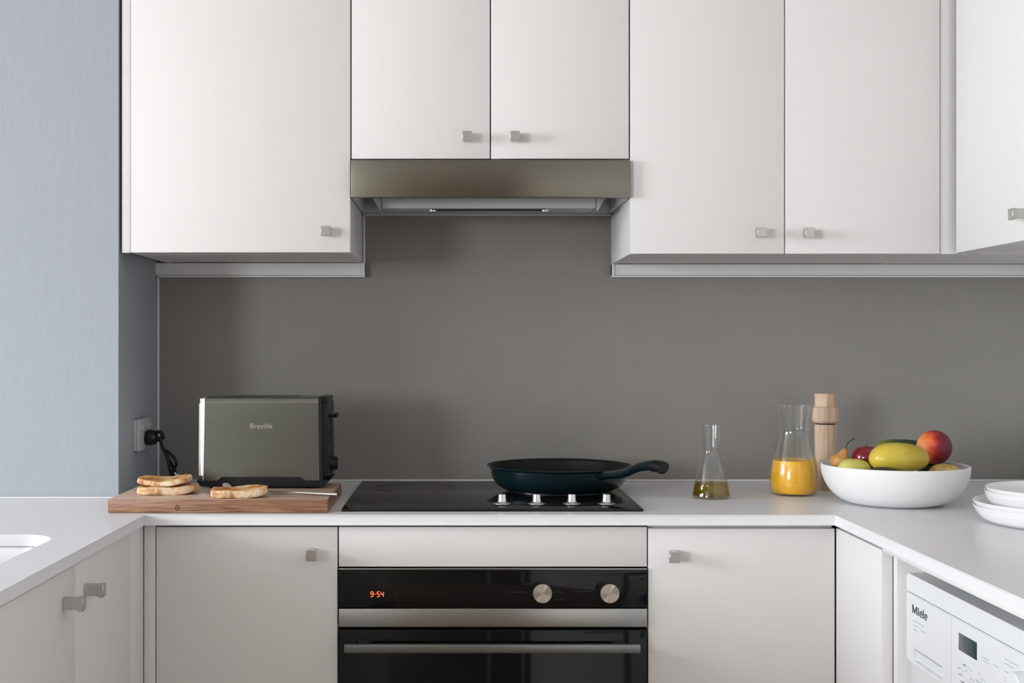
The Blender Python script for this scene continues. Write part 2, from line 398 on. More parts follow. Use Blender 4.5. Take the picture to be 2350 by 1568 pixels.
# ================================================================== wall cabinets
DF = 2.69; DT = .018
TOP = 2.16
def wall_cab(label, x0, x1, z0, doors, knobs, cat='cabinet'):
    t = thing('wall_cabinet', label, cat, ((x0+x1)/2, -.17, z0))
    g = .0012; c = NB(); th = .016; y0, y1 = Y(DF+DT)+.001, -.0245; h = TOP
    bx(c, x0+.0006, x0+th, y0, y1, z0, h); bx(c, x1-th, x1-.0006, y0, y1, z0, h)
    bx(c, x0+th, x1-th, y0, y1, z0+.001, z0+th); bx(c, x0+th, x1-th, y0, y1, h-th, h)
    bx(c, x0+th, x1-th, y1-.006, y1, z0+th, h-th)
    obj('carcass', c, M['carcass'], t, 0)
    for (a, b), k in zip(doors, knobs):
        d = obj('door', box(a+g, b-g, Y(DF), Y(DF+DT), z0+.0005, h-.002, bev=.0010), M['lacquer'], t)
        if k: knob(d, (k[0], Y(DF), k[1]), '-y')
    return t
kd = DF-.03
def K(px, py, d=kd): return (X(px, d), Z(py, d))
ULx0, ULx1 = X(299, DF), X(805, DF)
wall_cab('wide white single-door wall cabinet above the toaster', ULx0, ULx1, LZ, [(ULx0, ULx1)], [K(747, 529)])
HZ = Z(365, DF); mid = X(1125.5, DF); HX1 = X(1445, DF)
wall_cab('short white two-door wall cabinet above the steel range hood', ULx1+.0006, HX1-.0006, HZ,
         [(ULx1+.0006, mid), (mid, HX1-.0006)], [K(1072, 311), K(1182, 311)])
R2 = X(2158.5, DF); rm = X(1801, DF)
wall_cab('tall white two-door wall cabinet right of the range hood', HX1+.0002, R2, RZ, [(HX1, rm), (rm, R2)], [K(1749, 532), K(1859, 533)])
# fillers
RUX = X(2186, DF)     # face of the wall cabinets on the right wall
p = obj('filler_strip', box(CH+.006, ULx0-.001, Y(DF)+.004, Y(DF)+.022, LZ, TOP, bev=.0008), M['lacquer'], smooth=40)
tag(p, 'narrow white filler strip between blue-grey wall and left wall cabinet', 'filler strip')
p = obj('filler_strip', box(R2+.001, RUX+.012, Y(DF)+.003, Y(DF)+.021, RZ, TOP, bev=.0008), M['lacquer'])
tag(p, 'narrow white filler strip in the inner corner of the right wall cabinets', 'filler strip')
# right-wall cabinet
def wall_cab_right(label, d0, d1, kn):
    z0 = RZ
    t = thing('wall_cabinet', label, 'cabinet', ((RUX+WR)/2, Y((d0+d1)/2), z0))
    x0, x1 = RUX+DT+.001, WR-.002
    c = NB(); th = .016
    bx(c, x0, x1, Y(d0)+.0005, Y(d0)+th, z0, TOP); bx(c, x0, x1, Y(d1)-th, Y(d1)-.0005, z0, TOP)
    bx(c, x0, x1, Y(d0)+th, Y(d1)-th, z0+.001, z0+th); bx(c, x0, x1, Y(d0)+th, Y(d1)-th, TOP-th, TOP)
    obj('carcass', c, M['carcass'], t, 0)
    d = obj('door', box(RUX, RUX+DT, Y(d0)+.0012, Y(d1)-.0012, z0+.0005, TOP-.002, bev=.001), M['lacquer'], t)
    knob(d, (RUX, Y(kn), Z(491, 2.34)), '-x')
wall_cab_right('white wall cabinet on the right wall with a knob near the frame edge', 2.275, 2.672, 2.335)
wall_cab_right('white wall cabinet on the right wall nearest the camera', 1.60, 2.273, 2.22)
# blind corner underside between the two runs
p = obj('corner_panel', box(R2+.001, WR-.002, Y(DF)+.024, -.025, RZ+.0005, RZ+.016), M['carcass'], smooth=0)
tag(p, 'white underside panel of the corner between the right wall cabinets', 'panel')

# ================================================================== range hood
t = thing('range_hood', 'stainless steel slide-out range hood under the short wall cabinet', 'range hood', (.06, -.17, Z(455, 2.68)))
hx0, hx1 = ULx1+.0012, HX1-.0004
hz0, hz1 = Z(453, 2.68), Z(367.5, 2.68)
obj('front_panel', box(hx0, hx1, Y(2.678), Y(2.70), hz0, hz1, bev=.0012), M['steel'], t)
h = NB(); yb = -.026
sl = X(876, 2.80); sr = X(1368, 2.80)
bx(h, hx0+.001, hx1-.001, Y(2.70)+.001, yb, hz0+.030, hz1-.001)       # body
bx(h, hx0+.001, hx0+.012, Y(2.70)+.001, yb, hz0-.001, hz0+.030)          # side lips
bx(h, hx1-.012, hx1-.001, Y(2.70)+.001, yb, hz0-.001, hz0+.030)
obj('housing', h, M['hoodgrey'], t, 0)
h = NB(); bx(h, hx0+.012, hx1-.012, Y(2.955), yb, hz0-.002, hz0+.029, .001); bx(h, hx0+.012, hx1-.012, Y(2.93), Y(2.954), hz0+.004, hz0+.029, .001)
bx(h, hx0+.003, hx1-.003, Y(2.985), yb, hz0-.0065, hz0-.0022, .001)
obj('rear_rail', h, M['hoodgrey'], t)
obj('light_unit', box(sl, sr, Y(2.80), Y(2.90), Z(478, 2.80), hz0+.029, bev=.002), M['hoodgrey'], t)
obj('light_slot', box(X(990, 2.83), X(1250, 2.83), Y(2.818), Y(2.845), Z(478, 2.80)-.0015, Z(478, 2.80)+.002), M['blackmatt'], t)
for px in (992, 1251):
    b = NB(); lathe(b, [(0, 0), (.009, 0), (.0095, .002), (.0095, .004), (0, .004)], X(px, 2.83), Y(2.831), 24, 0, lambda v: Vector((v.x, v.y, v.z+Z(478, 2.80)-.0045)))
    obj('lamp_lens', b, M['chrome'], t)
for a, sgn in ((sl, -1), (sr, 1)):
    b = NB(); z0, z1 = Z(483, 2.80), hz0+.029
    prism(b, [(a+sgn*.001, z0), (a+sgn*.004, z0), (a+sgn*.030, z1), (a+sgn*.001, z1)], 'y', Y(2.80), Y(2.806))
    bx(b, min(a+sgn*.001, a+sgn*.003), max(a+sgn*.001, a+sgn*.003), Y(2.806), Y(2.92), z0+.004, z1)
    obj('slide_bracket', b, M['hoodgrey'], t)

# ================================================================== worktop (U-shaped, sink cut out)
FD = 2.428; XL = X(330, FD); XR = X(1917, FD); RUN0 = .9
out = [(LB, Y(RUN0)), (XL, Y(RUN0)), (XL, Y(FD)), (XR, Y(FD)), (XR, Y(RUN0)), (WR-.001, Y(RUN0)), (WR-.001, -.0045), (CH+.001, -.0045), (CH+.001, Y(CHD)-.0015), (LB, Y(CHD)-.0015)]
wt = NB(); prism(wt, out, 'z', .880, .900)
bmesh.ops.bevel(wt, geom=[e for e in wt.edges if abs(e.verts[0].co.z-e.verts[1].co.z) < 1e-6], offset=.0018, segments=2, affect='EDGES')
wt = obj('worktop', wt, M['stone'], smooth=30)
tag(wt, 'white quartz U-shaped kitchen worktop with a sink cutout on the left', 'worktop')
SX0, SX1, SD0, SD1 = -1.10, X(64, 2.003), 1.70, 2.175
cut = NB(); prism(cut, rrect(SX0, SX1, Y(SD0), Y(SD1), .07, 10), 'z', .86, .92)
cut = obj('cutter', cut, M['stone'], smooth=0); boolean(wt, [cut]); finish(wt, M['stone'], 30)
# sink
t = thing('sink', 'stainless steel undermount sink set in the left worktop', 'sink', ((SX0+SX1)/2, Y((SD0+SD1)/2), .70))
b = NB()
def loop(o, r, z): return [b.verts.new((x, y, z)) for x, y in rrect(SX0-o, SX1+o, Y(SD0)-o, Y(SD1)+o, r, 10)]
Ls = [loop(.02, .09, .8795), loop(.006, .074, .8795), loop(.004, .072, .8735), loop(-.006, .06, .73), loop(-.018, .05, .708), loop(-.05, .03, .702), loop(-.05, .03, .699), loop(-.014, .05, .704), loop(-.002, .06, .729), loop(.0065, .0745, .8725), loop(.02, .09, .876)]
for a, c in zip(Ls, Ls[1:]+[Ls[0]]):
    if a is Ls[5]: continue
    n = len(a)
    for i in range(n): b.faces.new((a[i], a[(i+1) % n], c[(i+1) % n], c[i]))
b.faces.new(Ls[5]); b.faces.new(Ls[6][::-1])
obj('basin', b, M['steel_sink'], t, 50)
b = NB(); lathe(b, [(0, .7045), (.028, .7045), (.038, .7055), (.042, .703), (.042, .7022), (0, .7022)], (SX0+SX1)/2, Y((SD0+SD1)/2), 32)
obj('drain', b, M['chrome'], t)

# ================================================================== base cabinets
BD = 2.444; GZ = Z(1210, BD)
def base_box(c, x0, x1, y0, y1, z1=.868):
    th = .016
    bx(c, x0, x1, y0, y1, .10, z1)
    return c
def base_cab(label, x0, x1, kn, ztop):
    t = thing('base_cabinet', label, 'cabinet', ((x0+x1)/2, Y(2.75), 0))
    obj('carcass', base_box(NB(), x0+.001, x1-.001, Y(BD+DT)+.001, -.03), M['carcass'], t, 0)
    obj('plinth', box(x0+.001, x1-.001, Y(BD)+.05, Y(BD)+.066, 0, .10), M['lacquer'], t, 0)
    d = obj('door', box(x0+.0014, x1-.0014, Y(BD), Y(BD+DT), .105, ztop, bev=.001), M['lacquer'], t)
    knob(d, (kn[0], Y(BD), kn[1]), '-y')
bL0, bL1 = X(357, BD), X(776, BD); bR0, bR1 = X(1486, BD), X(1917.5, BD)
base_cab('white base cabinet left of the oven, knob near its top right corner', bL0, bL1, K(713, 1275, BD-.03), GZ)
base_cab('white base cabinet right of the oven, knob near its top left corner', bR0, bR1, K(1549, 1279, BD-.03), Z(1213.5, BD))
p = obj('filler_strip', box(XL-.0035, bL0-.0006, Y(BD), Y(BD+DT), .105, GZ+.0045, bev=.0008), M['lacquer'])
tag(p, 'narrow white filler strip in the left inner corner of the base cabinets', 'filler strip')
# oven housing fascia
t = thing('oven_housing', 'white fascia panel and housing above the built-in oven', 'cabinet', (.06, Y(2.75), 0))
ox0, ox1 = bL1+.0008, bR0-.0006
obj('fascia', box(ox0+.0006, ox1-.0006, Y(BD), Y(BD+DT), Z(1302, BD)+.0008, GZ, bev=.001), M['lacquer'], t)
obj('plinth', box(ox0, ox1, Y(BD)+.05, Y(BD)+.066, 0, .10), M['lacquer'], t, 0)
# left run (faces right)
LX = -.607
def left_cab(label, d0, d1, doors, kn):
    t = thing('base_cabinet', label, 'cabinet', ((LB+LX)/2, Y((d0+d1)/2), 0))
    c = NB(); th = .016; x1 = LX-DT-.001
    bx(c, LB+.002, x1, Y(d0)+.001, Y(d0)+th, .10, .868); bx(c, LB+.002, x1, Y(d1)-th, Y(d1)-.001, .10, .868)
    bx(c, LB+.002, x1, Y(d0)+th, Y(d1)-th, .10, .116); bx(c, LB+.002, LB+.018, Y(d0)+th, Y(d1)-th, .116, .868)
    obj('carcass', c, M['carcass'], t, 0)
    obj('plinth', box(LX-.066, LX-.05, Y(d0)+.001, Y(d1)-.001, 0, .10), M['lacquer'], t, 0)
    for (a, b_), k in zip(doors, kn):
        d = obj('door', box(LX-DT, LX, Y(a)+.0010, Y(b_)-.0010, .105, .8765, bev=.001), M['lacquer'], t)
        knob(d, (LX, Y(k), .8275), '+x')
left_cab('white two-door base cabinet under the sink, dark knobs beside the seam', 1.66, 2.349, [(1.66, 2.008), (2.008, 2.349)], [1.951, 2.061])
left_cab('white base cabinet nearest the camera on the left run', .92, 1.659, [(.92, 1.659)], [.98])
p = obj('filler_strip', box(LX-DT, LX, Y(2.350), Y(BD)-.0006, .105, .8765, bev=.0008), M['lacquer'])
tag(p, 'white corner filler strip beside the far sink cabinet door', 'filler strip')
# right run (faces left)
RX = .724
p = obj('end_panel', box(RX, RX+.0195, Y(2.180), Y(BD)-.0006, .105, Z(1212, BD), bev=.001), M['lacquer'])
tag(p, 'white front panel on the right run, beside the washing machine bay', 'panel')
p = obj('gable_panel', box(RX+.0197, WR-.003, Y(2.160), Y(2.179), 0, .8795, bev=.001), M['lacquer'])
tag(p, 'white gable panel forming the far side of the washing machine bay', 'panel')
p = obj('gable_panel', box(RX+.0203, WR-.003, Y(1.50), Y(1.519), 0, .8795, bev=.001), M['lacquer'])
tag(p, 'white gable panel on the near side of the washing machine', 'panel')
p = obj('bay_rail', box(RX-.0052, RX+.016, Y(1.5195), Y(2.1595), .8735, .8797, bev=.0008), M['lacquer'])
tag(p, 'slim white rail under the worktop edge above the washing machine', 'rail')
p = obj('rail_strip', box(bR0+.002, RX-.003, Y(BD+DT)+.0, Y(BD+DT)+.014, .8685, .8795), M['trim'], smooth=0)
tag(p, 'thin grey rail in the gap between worktop and right base cabinet', 'rail')

# ================================================================== oven
t = thing('oven', 'black glass built-in oven with steel trim and orange clock', 'oven', (.06, Y(2.70), .20))
oz = lambda py: Z(py, BD)
obj('body', box(ox0+.003, ox1-.003, Y(BD+DT)+.002, -.05, .20, .806), M['blackmatt'], t, 0)
cp = obj('control_panel', box(ox0+.001, ox1-.001, Y(BD)-.004, Y(BD+DT)+.001, oz(1394.5), oz(1304.5), bev=.0012), M['blackglass'], t)
obj('top_edge_strip', box(ox0+.0012, ox1-.0012, Y(BD)-.0050, Y(BD)+.006, oz(1307), oz(1304.3)+.0002, bev=.0004), M['steel_oven'], t)
obj('steel_band', box(ox0+.001, ox1-.001, Y(BD)-.006, Y(BD+DT)+.001, oz(1438), oz(1396), bev=.001), M['steel_oven'], t)
dz = oz(1445)
d = obj('door', box(ox0+.001, ox1-.001, Y(BD)-.004, Y(BD+DT)+.001, .215, dz, bev=.002), M['blackglass'], t)
b = NB(); hd = 2.39
bx(b, X(790, hd), X(1470, hd), Y(hd), Y(hd)+.012, Z(1500, hd), Z(1480.5, hd), .001)
for px in (830, 1430): bx(b, X(px, hd)-.009, X(px, hd)+.009, Y(hd)+.012, Y(BD)-.0035, Z(1497, hd), Z(1484, hd), .001)
obj('handle', b, M['rail'], d)
def dial_mat():
    m, N, L, bs = nm('spun_metal_dial')
    tc = N.new('ShaderNodeTexCoord'); s = N.new('ShaderNodeSeparateXYZ'); L.new(tc.outputs['Generated'], s.inputs[0])
    def sub(o):
        a = N.new('ShaderNodeMath'); a.operation = 'SUBTRACT'; L.new(o, a.inputs[0]); a.inputs[1].default_value = .5; return a
    a, c = sub(s.outputs['X']), sub(s.outputs['Z'])
    at = N.new('ShaderNodeMath'); at.operation = 'ARCTAN2'; L.new(c.outputs[0], at.inputs[0]); L.new(a.outputs[0], at.inputs[1])
    tg = N.new('ShaderNodeTangent'); tg.direction_type = 'RADIAL'; tg.axis = 'Y'
    L.new(tg.outputs[0], bs.inputs['Tangent'])
    bs.inputs['Anisotropic'].default_value = .85; bs.inputs['Metallic'].default_value = 1; bs.inputs['Roughness'].default_value = .32
    bs.inputs['Base Color'].default_value = (.62, .60, .55, 1)
    cb = N.new('ShaderNodeCombineXYZ'); L.new(at.outputs[0], cb.inputs[0])
    n = N.new('ShaderNodeTexNoise'); n.inputs['Scale'].default_value = 3; L.new(cb.outputs[0], n.inputs['Vector'])
    r = N.new('ShaderNodeMapRange'); r.inputs['From Min'].default_value = .3; r.inputs['From Max'].default_value = .7
    r.inputs['To Min'].default_value = .22; r.inputs['To Max'].default_value = .44
    L.new(n.outputs[0], r.inputs[0]); L.new(r.outputs[0], bs.inputs['Roughness'])
    return m
M['dial'] = dial_mat()
yf = Y(BD)-.004
for px in (1245, 1399.5):
    b = NB(); cx, cz = X(px, 2.42), Z(1362.5, 2.42)
    lathe(b, [(0, 0), (.0185, 0), (.0185, .020), (.0180, .0215), (0, .0215)], 0, 0, 48, 0, lambda v: Vector((cx+v.x, yf-v.z, cz+v.y)))
    kb = obj('dial', b, M['dial'], cp)
# clock 9·54
def seg7(bm, ch, x, z, w_, h, tk, y):
    S = {'a': (0, w_, h, h), 'g': (0, w_, h/2, h/2), 'd': (0, w_, 0, 0), 'f': (0, 0, h/2, h), 'b': (w_, w_, h/2, h), 'e': (0, 0, 0, h/2), 'c': (w_, w_, 0, h/2)}
    for s_ in {'9': 'abcdfg', '5': 'afgcd', '4': 'fgbc'}[ch]:
        x0, x1, z0, z1 = S[s_]; q = tk/2
        if z0 == z1: x0 += q*.9; x1 -= q*.9; z0 -= q; z1 += q
        else: x0 -= q; x1 += q; z0 += q*.7; z1 -= q*.7
        sh = .12
        r = bmesh.ops.create_cube(bm, size=1)['verts']
        for v in r:
            zz = z0+(v.co.z+.5)*(z1-z0); v.co = Vector((x+x0+(v.co.x+.5)*(x1-x0)+sh*zz, y+v.co.y*.0004, z+zz))
b = NB(); dh = .0095; z0 = Z(1370, 2.44); yy = yf-.0003
for ch, px in (('9', 850), ('5', 864.5), ('4', 873.5)): seg7(b, ch, X(px, 2.44), z0, .0048, dh, .0014, yy)
bx(b, X(859.6, 2.44), X(861.4, 2.44), yy-.0002, yy+.0002, z0+.004, z0+.0055)
obj('clock_digits', b, M['digit'], cp, 0, label='glowing orange clock digits reading 9 54')
for px in (910, 937, 968, 998, 1028):
    b = NB(); bx(b, X(px, 2.44)-.0006, X(px, 2.44)+.0006, yf-.0003, yf+.0002, Z(1366, 2.44), Z(1363, 2.44)); obj('panel_mark', b, M['grey_print'], cp, 0)
for dx0, dx1, py in ((1205, 1222, 1340), (1270, 1296, 1340), (1170, 1210, 1359), (1272, 1292, 1359), (1270, 1296, 1376), (1320, 1360, 1357)):
    b = NB(); bx(b, X(dx0, 2.44), X(dx1, 2.44), yf-.0003, yf+.0002, Z(py+.7, 2.44), Z(py, 2.44)); obj('panel_mark', b, M['grey_print'], cp, 0)

# ================================================================== cooktop
t = thing('cooktop', 'black glass cooktop set on the worktop above the oven', 'cooktop', (.065, -.30, .9005))
cx0, cx1, cd0, cd1 = X(783, 2.475), X(1477, 2.475), 2.475, 2.995
obj('glass_top', box(cx0, cx1, Y(cd0), Y(cd1), .9003, .9050, bev=.0012), M['hobglass'], t)
b = NB()
def ring(bm, cx, cy, r, w_, z):
    lathe(bm, [(r-w_, z), (r, z), (r, z+.00015), (r-w_, z+.00015), (r-w_, z)], cx, cy, 64)
for (a, c, r) in ((-.10, 2.86, .09), (-.10, 2.62, .07), (.22, 2.80, .105)): 
    b = NB(); ring(b, a, Y(c), r, .0012, .9051); obj('cooking_zone_ring', b, M['grey_print'], t, 0)
kp = sp2([(0, .9252), (.0068, .9252), (.0078, .9243), (.0086, .9150), (.0096, .9105), (.0140, .9082), (.0178, .9076)], 5)+[(.0182, .9066), (.0150, .9056), (0, .9056)]
for px in (1152.3, 1231.5, 1312, 1391.5):
    b = NB(); lathe(b, kp, X(px, 2.548), Y(2.548), 40)
    obj('control_knob', b, M['chrome'], t, 50, label='small flared chrome control knob')

# ================================================================== frying pan
pc = (X(1283, 2.8), Y(2.80)); pz = .9054
t = thing('frying_pan', 'dark petrol-blue frying pan standing on the cooktop', 'frying pan', (pc[0], pc[1], pz))
R = .159
outer = sp2([(0, pz), (.106, pz), (.119, pz+.003), (.1355, pz+.012), (.146, pz+.026), (.151, pz+.042), (.1530, pz+.0505)], 6)
rim = [(.1575, pz+.0525), (R, pz+.0545), (.1575, pz+.0560), (.153, pz+.0550)]
inner = sp2([(.151, pz+.0520), (.1480, pz+.041), (.142, pz+.027), (.130, pz+.014), (.112, pz+.006), (0, pz+.005)], 6)
b = NB(); lathe(b, outer+rim[:3], pc[0], pc[1], 96); obj('pan_body', b, M['petrol'], t, 60)
b = NB(); lathe(b, [(.1575, pz+.0561), (.153, pz+.0551)]+inner, pc[0], pc[1], 96); obj('cooking_surface', b, M['nonstick'], t, 60)
th = math.radians(-58)
def hp(r, z): return (pc[0]+r*math.cos(th), pc[1]+r*math.sin(th), z)
hpts = spline([hp(.149, .9480), hp(.163, .9515), hp(.195, .9555), hp(.228, .9620), hp(.258, .9720), hp(.282, .9790), hp(.308, .9830), hp(.330, .9835)], 6)
n = len(hpts)
def prof(i, a):
    u = i/(n-1)*(len(a)-1); k = min(int(u), len(a)-2); f = u-k; return a[k]*(1-f)+a[k+1]*f
ra = [prof(i, [.012, .0125, .0118, .0120, .0135, .0145, .0145, .0145]) for i in range(n)]
rb = [prof(i, [.0078, .0080, .0084, .0090, .0098, .0106, .0114, .0114]) for i in range(n)]
b = NB(); tube(b, hpts, ra, 20, rb); hdl = obj('handle', b, M['petrol'], t, 60)
fp = spline([hp(.147, .9476), hp(.157, .9502), hp(.168, .9522)], 4)
b = NB(); tube(b, fp, .0136, 20, .0092); obj('ferrule', b, M['petrol'], hdl, 60)
ep = spline([hp(.318, .9835), hp(.330, .9835), hp(.342, .9824), hp(.3445, .9818)], 5); m_ = len(ep)
b = NB(); tube(b, ep, [.0155]*(m_-3)+[.0152, .0138, .010], 20, [.0126]*(m_-3)+[.0124, .0112, .008]); obj('end_cap', b, M['black'], hdl, 60)

# ================================================================== chopping board
BT = .927
bX0, bX1, bD0, bD1 = X(247, 2.453), X(752, 2.453), 2.453, 2.742
cb_ = thing('chopping_board', 'thick brown oak chopping board under the toaster and bread', 'chopping board', ((bX0+bX1)/2, Y(2.6), .9002))
b = box(bX0, bX1, Y(bD0), Y(bD1), .9004, BT, bev=.002)
o = obj('board', b, M['board'], cb_)
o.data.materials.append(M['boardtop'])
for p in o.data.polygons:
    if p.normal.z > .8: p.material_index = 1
b = NB(); kx, kz = X(407, 2.453), .9105      # knot
for k, r in enumerate((.0050, .0032)):
    ringp = [(kx+r*math.cos(a*PI/8)*.8, kz+r*math.sin(a*PI/8)) for a in range(17)]
    tube(b, [(x, Y(bD0)+.0001, z) for x, z in ringp], .0005, 6, up=Vector((0, 1, 0)))
obj('knot', b, M['stem'], cb_)

# ================================================================== toaster
TX0, TX1 = X(456, 2.645), X(733, 2.645)
TY0, TY1 = Y(2.637), Y(2.775); TZ0, TZ1 = .9425, 1.1160
txc = (TX0+TX1)/2; tyc = (TY0+TY1)/2
t = thing('toaster', 'brushed steel two-slice toaster with black end, standing on the board', 'toaster', (txc, Y(2.70), BT))
def taper(v):
    k = (TZ1-v.z)/(TZ1-TZ0); s_ = .985+.022*k
    return Vector((txc+(v.x-txc)*s_, tyc+(v.y-tyc)*(1-.04*(1-k)), v.z))
def shell(x0, x1, inset, z0, z1, rz, bevx, mname, name, parent=t):
    """rounded section in the YZ plane extruded along X"""
    bm = NB(); o_ = []
    y0, y1 = TY0+inset, TY1-inset
    o_ = [(y0, z0), (y1, z0)]
    for k in range(9): a = PI/2*k/8; o_.append((y1-rz+rz*math.cos(a), z1-rz+rz*math.sin(a)))
    for k in range(9): a = PI/2+PI/2*k/8; o_.append((y0+rz+rz*math.cos(a), z1-rz+rz*math.sin(a)))
    prism(bm, o_, 'x', x0, x1)
    if bevx: bmesh.ops.bevel(bm, geom=[e for e in bm.edges if abs(e.verts[0].co.x-e.verts[1].co.x) < 1e-6 and abs(e.verts[0].co.x-(x0 if bevx < 0 else x1)) < 1e-6], offset=abs(bevx), segments=5, affect='EDGES')
    for v in bm.verts: v.co = taper(v.co)
    return obj(name, bm, M[mname], parent, 45)
M['toaster_steel'] = mat('toaster_steel', (.245, .255, .23), .24, 1, bump=((3, 3, 400), .015, .0002), var=((6, 6, 20), .07))
M['toaster_bright'] = mat('toaster_lit_end', (.86, .87, .88), .34, 1)  # paler steel colour carries the window's reflection on this edge
fx = X(470, 2.64)
body = shell(fx, TX1, .0, TZ0, TZ1, .012, 0, 'toaster_steel', 'steel_body')
shell(TX0, fx-.0012, .0008, TZ0+.0, TZ1-.003, .010, -.010, 'toaster_bright', 'left_end_panel')
shell(fx-.0012, fx, .002, TZ0, TZ1-.002, .010, 0, 'black', 'end_gap')
rc = shell(TX1, X(762, 2.72), -.0008, TZ0-.004, TZ1+.0006, .013, .012, 'black', 'right_end_panel')
b = NB(); bz = BT+.004
o_ = [(TX0+.006, bz), (TX1+.010, bz), (TX1+.022, TZ0+.002), (X(700, 2.64)+.002, TZ0+.001), (X(690, 2.64), TZ0+.0085), (X(510, 2.64), TZ0+.0085), (X(500, 2.64), TZ0+.001), (TX0-.003, TZ0+.001)]
prism(b, o_, 'y', TY0-.0015, TY1+.001); obj('base', b, M['black'], t, 0)
for x in (TX0+.03, TX1-.02):
    for y in (TY0+.02, TY0+.085):
        b = NB(); lathe(b, [(0, BT+.0002), (.009, BT+.0002), (.010, BT+.002), (.009, BT+.0045), (0, BT+.0045)], x, y, 20); obj('foot', b, M['black'], t)
b = NB()
prism(b, [(X(511, 2.63), BT+.0035), (X(531, 2.63), BT+.0035), (X(528, 2.63), BT+.0075), (X(522, 2.63), BT+.0115), (X(513, 2.63), BT+.0120), (X(509, 2.63), BT+.0085)], 'y', TY0-.003, TY0-.0016)
obj('silver_foot', b, M['chrome'], t, 0, label='small bright reflective foot at the base')  # silver plate standing in for the bright foot under the base
b = NB()
for yy in (tyc-.028, tyc+.028): bx(b, TX0+.05, TX1-.045, yy-.013, yy+.013, TZ1-.0005, TZ1+.0002)
obj('bread_slots', b, M['blackmatt'], t, 0)
ex = X(758, 2.70)
b = NB(); bx(b, ex-.003, X(775, 2.70), Y(2.685), Y(2.715), Z(958, 2.7), Z(951, 2.7), .002); bx(b, ex+.010, X(775, 2.70)+.0005, Y(2.683), Y(2.717), Z(956, 2.7), Z(947, 2.7), .002)
obj('lever', b, M['black'], rc)
b = NB(); dzc = Z(1063, 2.70)
lathe(b, [(0, 0), (.0165, 0), (.0165, .006), (.0140, .0095), (.0140, .0155), (.013, .0165), (0, .0165)], 0, 0, 32, 0, lambda v: Vector((ex-.001+v.z, Y(2.70)+v.x, dzc+v.y)))
obj('browning_dial', b, M['black'], rc, 40)
b = NB()
for k in range(3): bx(b, ex+.0015, ex+.0035, Y(2.668), Y(2.672), 1.045-k*.012, 1.050-k*.012, .0008)
bx(b, ex+.001, ex+.0022, Y(2.695), Y(2.705), .995, 1.075)
obj('buttons', b, M['black'], rc)
b = text_bm('Breville', .046, .0100)
bmesh.ops.rotate(b, verts=b.verts, matrix=Matrix.Rotation(PI/2, 3, 'X'), cent=(0, 0, 0))
bmesh.ops.translate(b, verts=b.verts, vec=Vector((X(599.5, 2.637), TY0-.0001+.0014, Z(978, 2.637))))
obj('logo', b, M['chrome'], body, 0, label='bright raised maker lettering')

# power cord with plug
pcx, pcy, pcz = -.7075, Y(2.868), Z(1005, 2.86)
cp_ = spline([(-.676, pcy, pcz+.002), (-.668, pcy-.004, pcz-.022), (X(385, 2.86), Y(2.86), Z(1050, 2.86)), (X(398, 2.86), Y(2.87), Z(1078, 2.87)), (X(404, 2.87), Y(2.88), .918), (X(425, 2.86), Y(2.86), .9055), (X(470, 2.84), Y(2.83), .9050), (TX0+.05, Y(2.80), .915), (TX0+.05, TY1+.002, .950)], 8)
b = NB(); tube(b, cp_, .0036, 10)
q = spline([(X(372, 2.86), Y(2.87), Z(1030, 2.86)), (X(400, 2.86), Y(2.85), Z(1048, 2.86)), (X(407, 2.86), Y(2.85), Z(1066, 2.86)), (X(396, 2.86), Y(2.855), Z(1088, 2.86)), (X(420, 2.86), Y(2.86), .9055)], 8)
tube(b, q, .0033, 10)
q = spline([(X(380, 2.86), Y(2.865), Z(1040, 2.86)), (X(389, 2.86), Y(2.855), Z(1068, 2.86)), (X(391, 2.86), Y(2.865), Z(1090, 2.86)), (X(412, 2.85), Y(2.84), .9055), (X(448, 2.84), Y(2.82), .9055)], 8)
tube(b, q, .0033, 10)
cord = obj('power_cord', b, M['black'], t, 60)
b = NB()
lathe(b, [(0, 0), (.0155, 0), (.0175, .004), (.0180, .012), (.0150, .022), (.009, .026), (0, .026)], 0, 0, 32, 0, lambda v: Vector((pcx+.0012+v.z, pcy+v.x, pcz+v.y)))
ringp = [(pcx+.030+.0095*math.cos(a*PI/8), pcy, pcz+.0035+.0095*math.sin(a*PI/8)) for a in range(17)]
tube(b, ringp, .0042, 10, up=Vector((0, 1, 0)))
obj('plug', b, M['black'], cord, 50)
b = NB()
for k, px in enumerate((403, 408, 413)):
    tube(b, [(X(px, 2.85), Y(2.842), Z(1083+3*k, 2.85)), (X(px+5, 2.85), Y(2.842), Z(1096+k, 2.85))], .0012, 8)
obj('cable_tie', b, M['chrome'], cord, 50)

# wall socket
t = thing('wall_socket', 'white double wall socket on the dark side of the corner wall', 'socket', (CH, Y(2.868), 1.024))
b = NB(); bx(b, CH+.0004, CH+.0088, Y(2.811), Y(2.926), .990, 1.0585, .0008); bx(b, CH+.0088, CH+.0135, Y(2.809), Y(2.928), .989, 1.060, .0015)
obj('plate', b, M['socket'], t)
for d_ in (2.843, 2.893):
    obj('rocker_switch', box(CH+.0132, CH+.0165, Y(d_)-.007, Y(d_)+.007, 1.035, 1.048, bev=.0015), M['socket'], t)

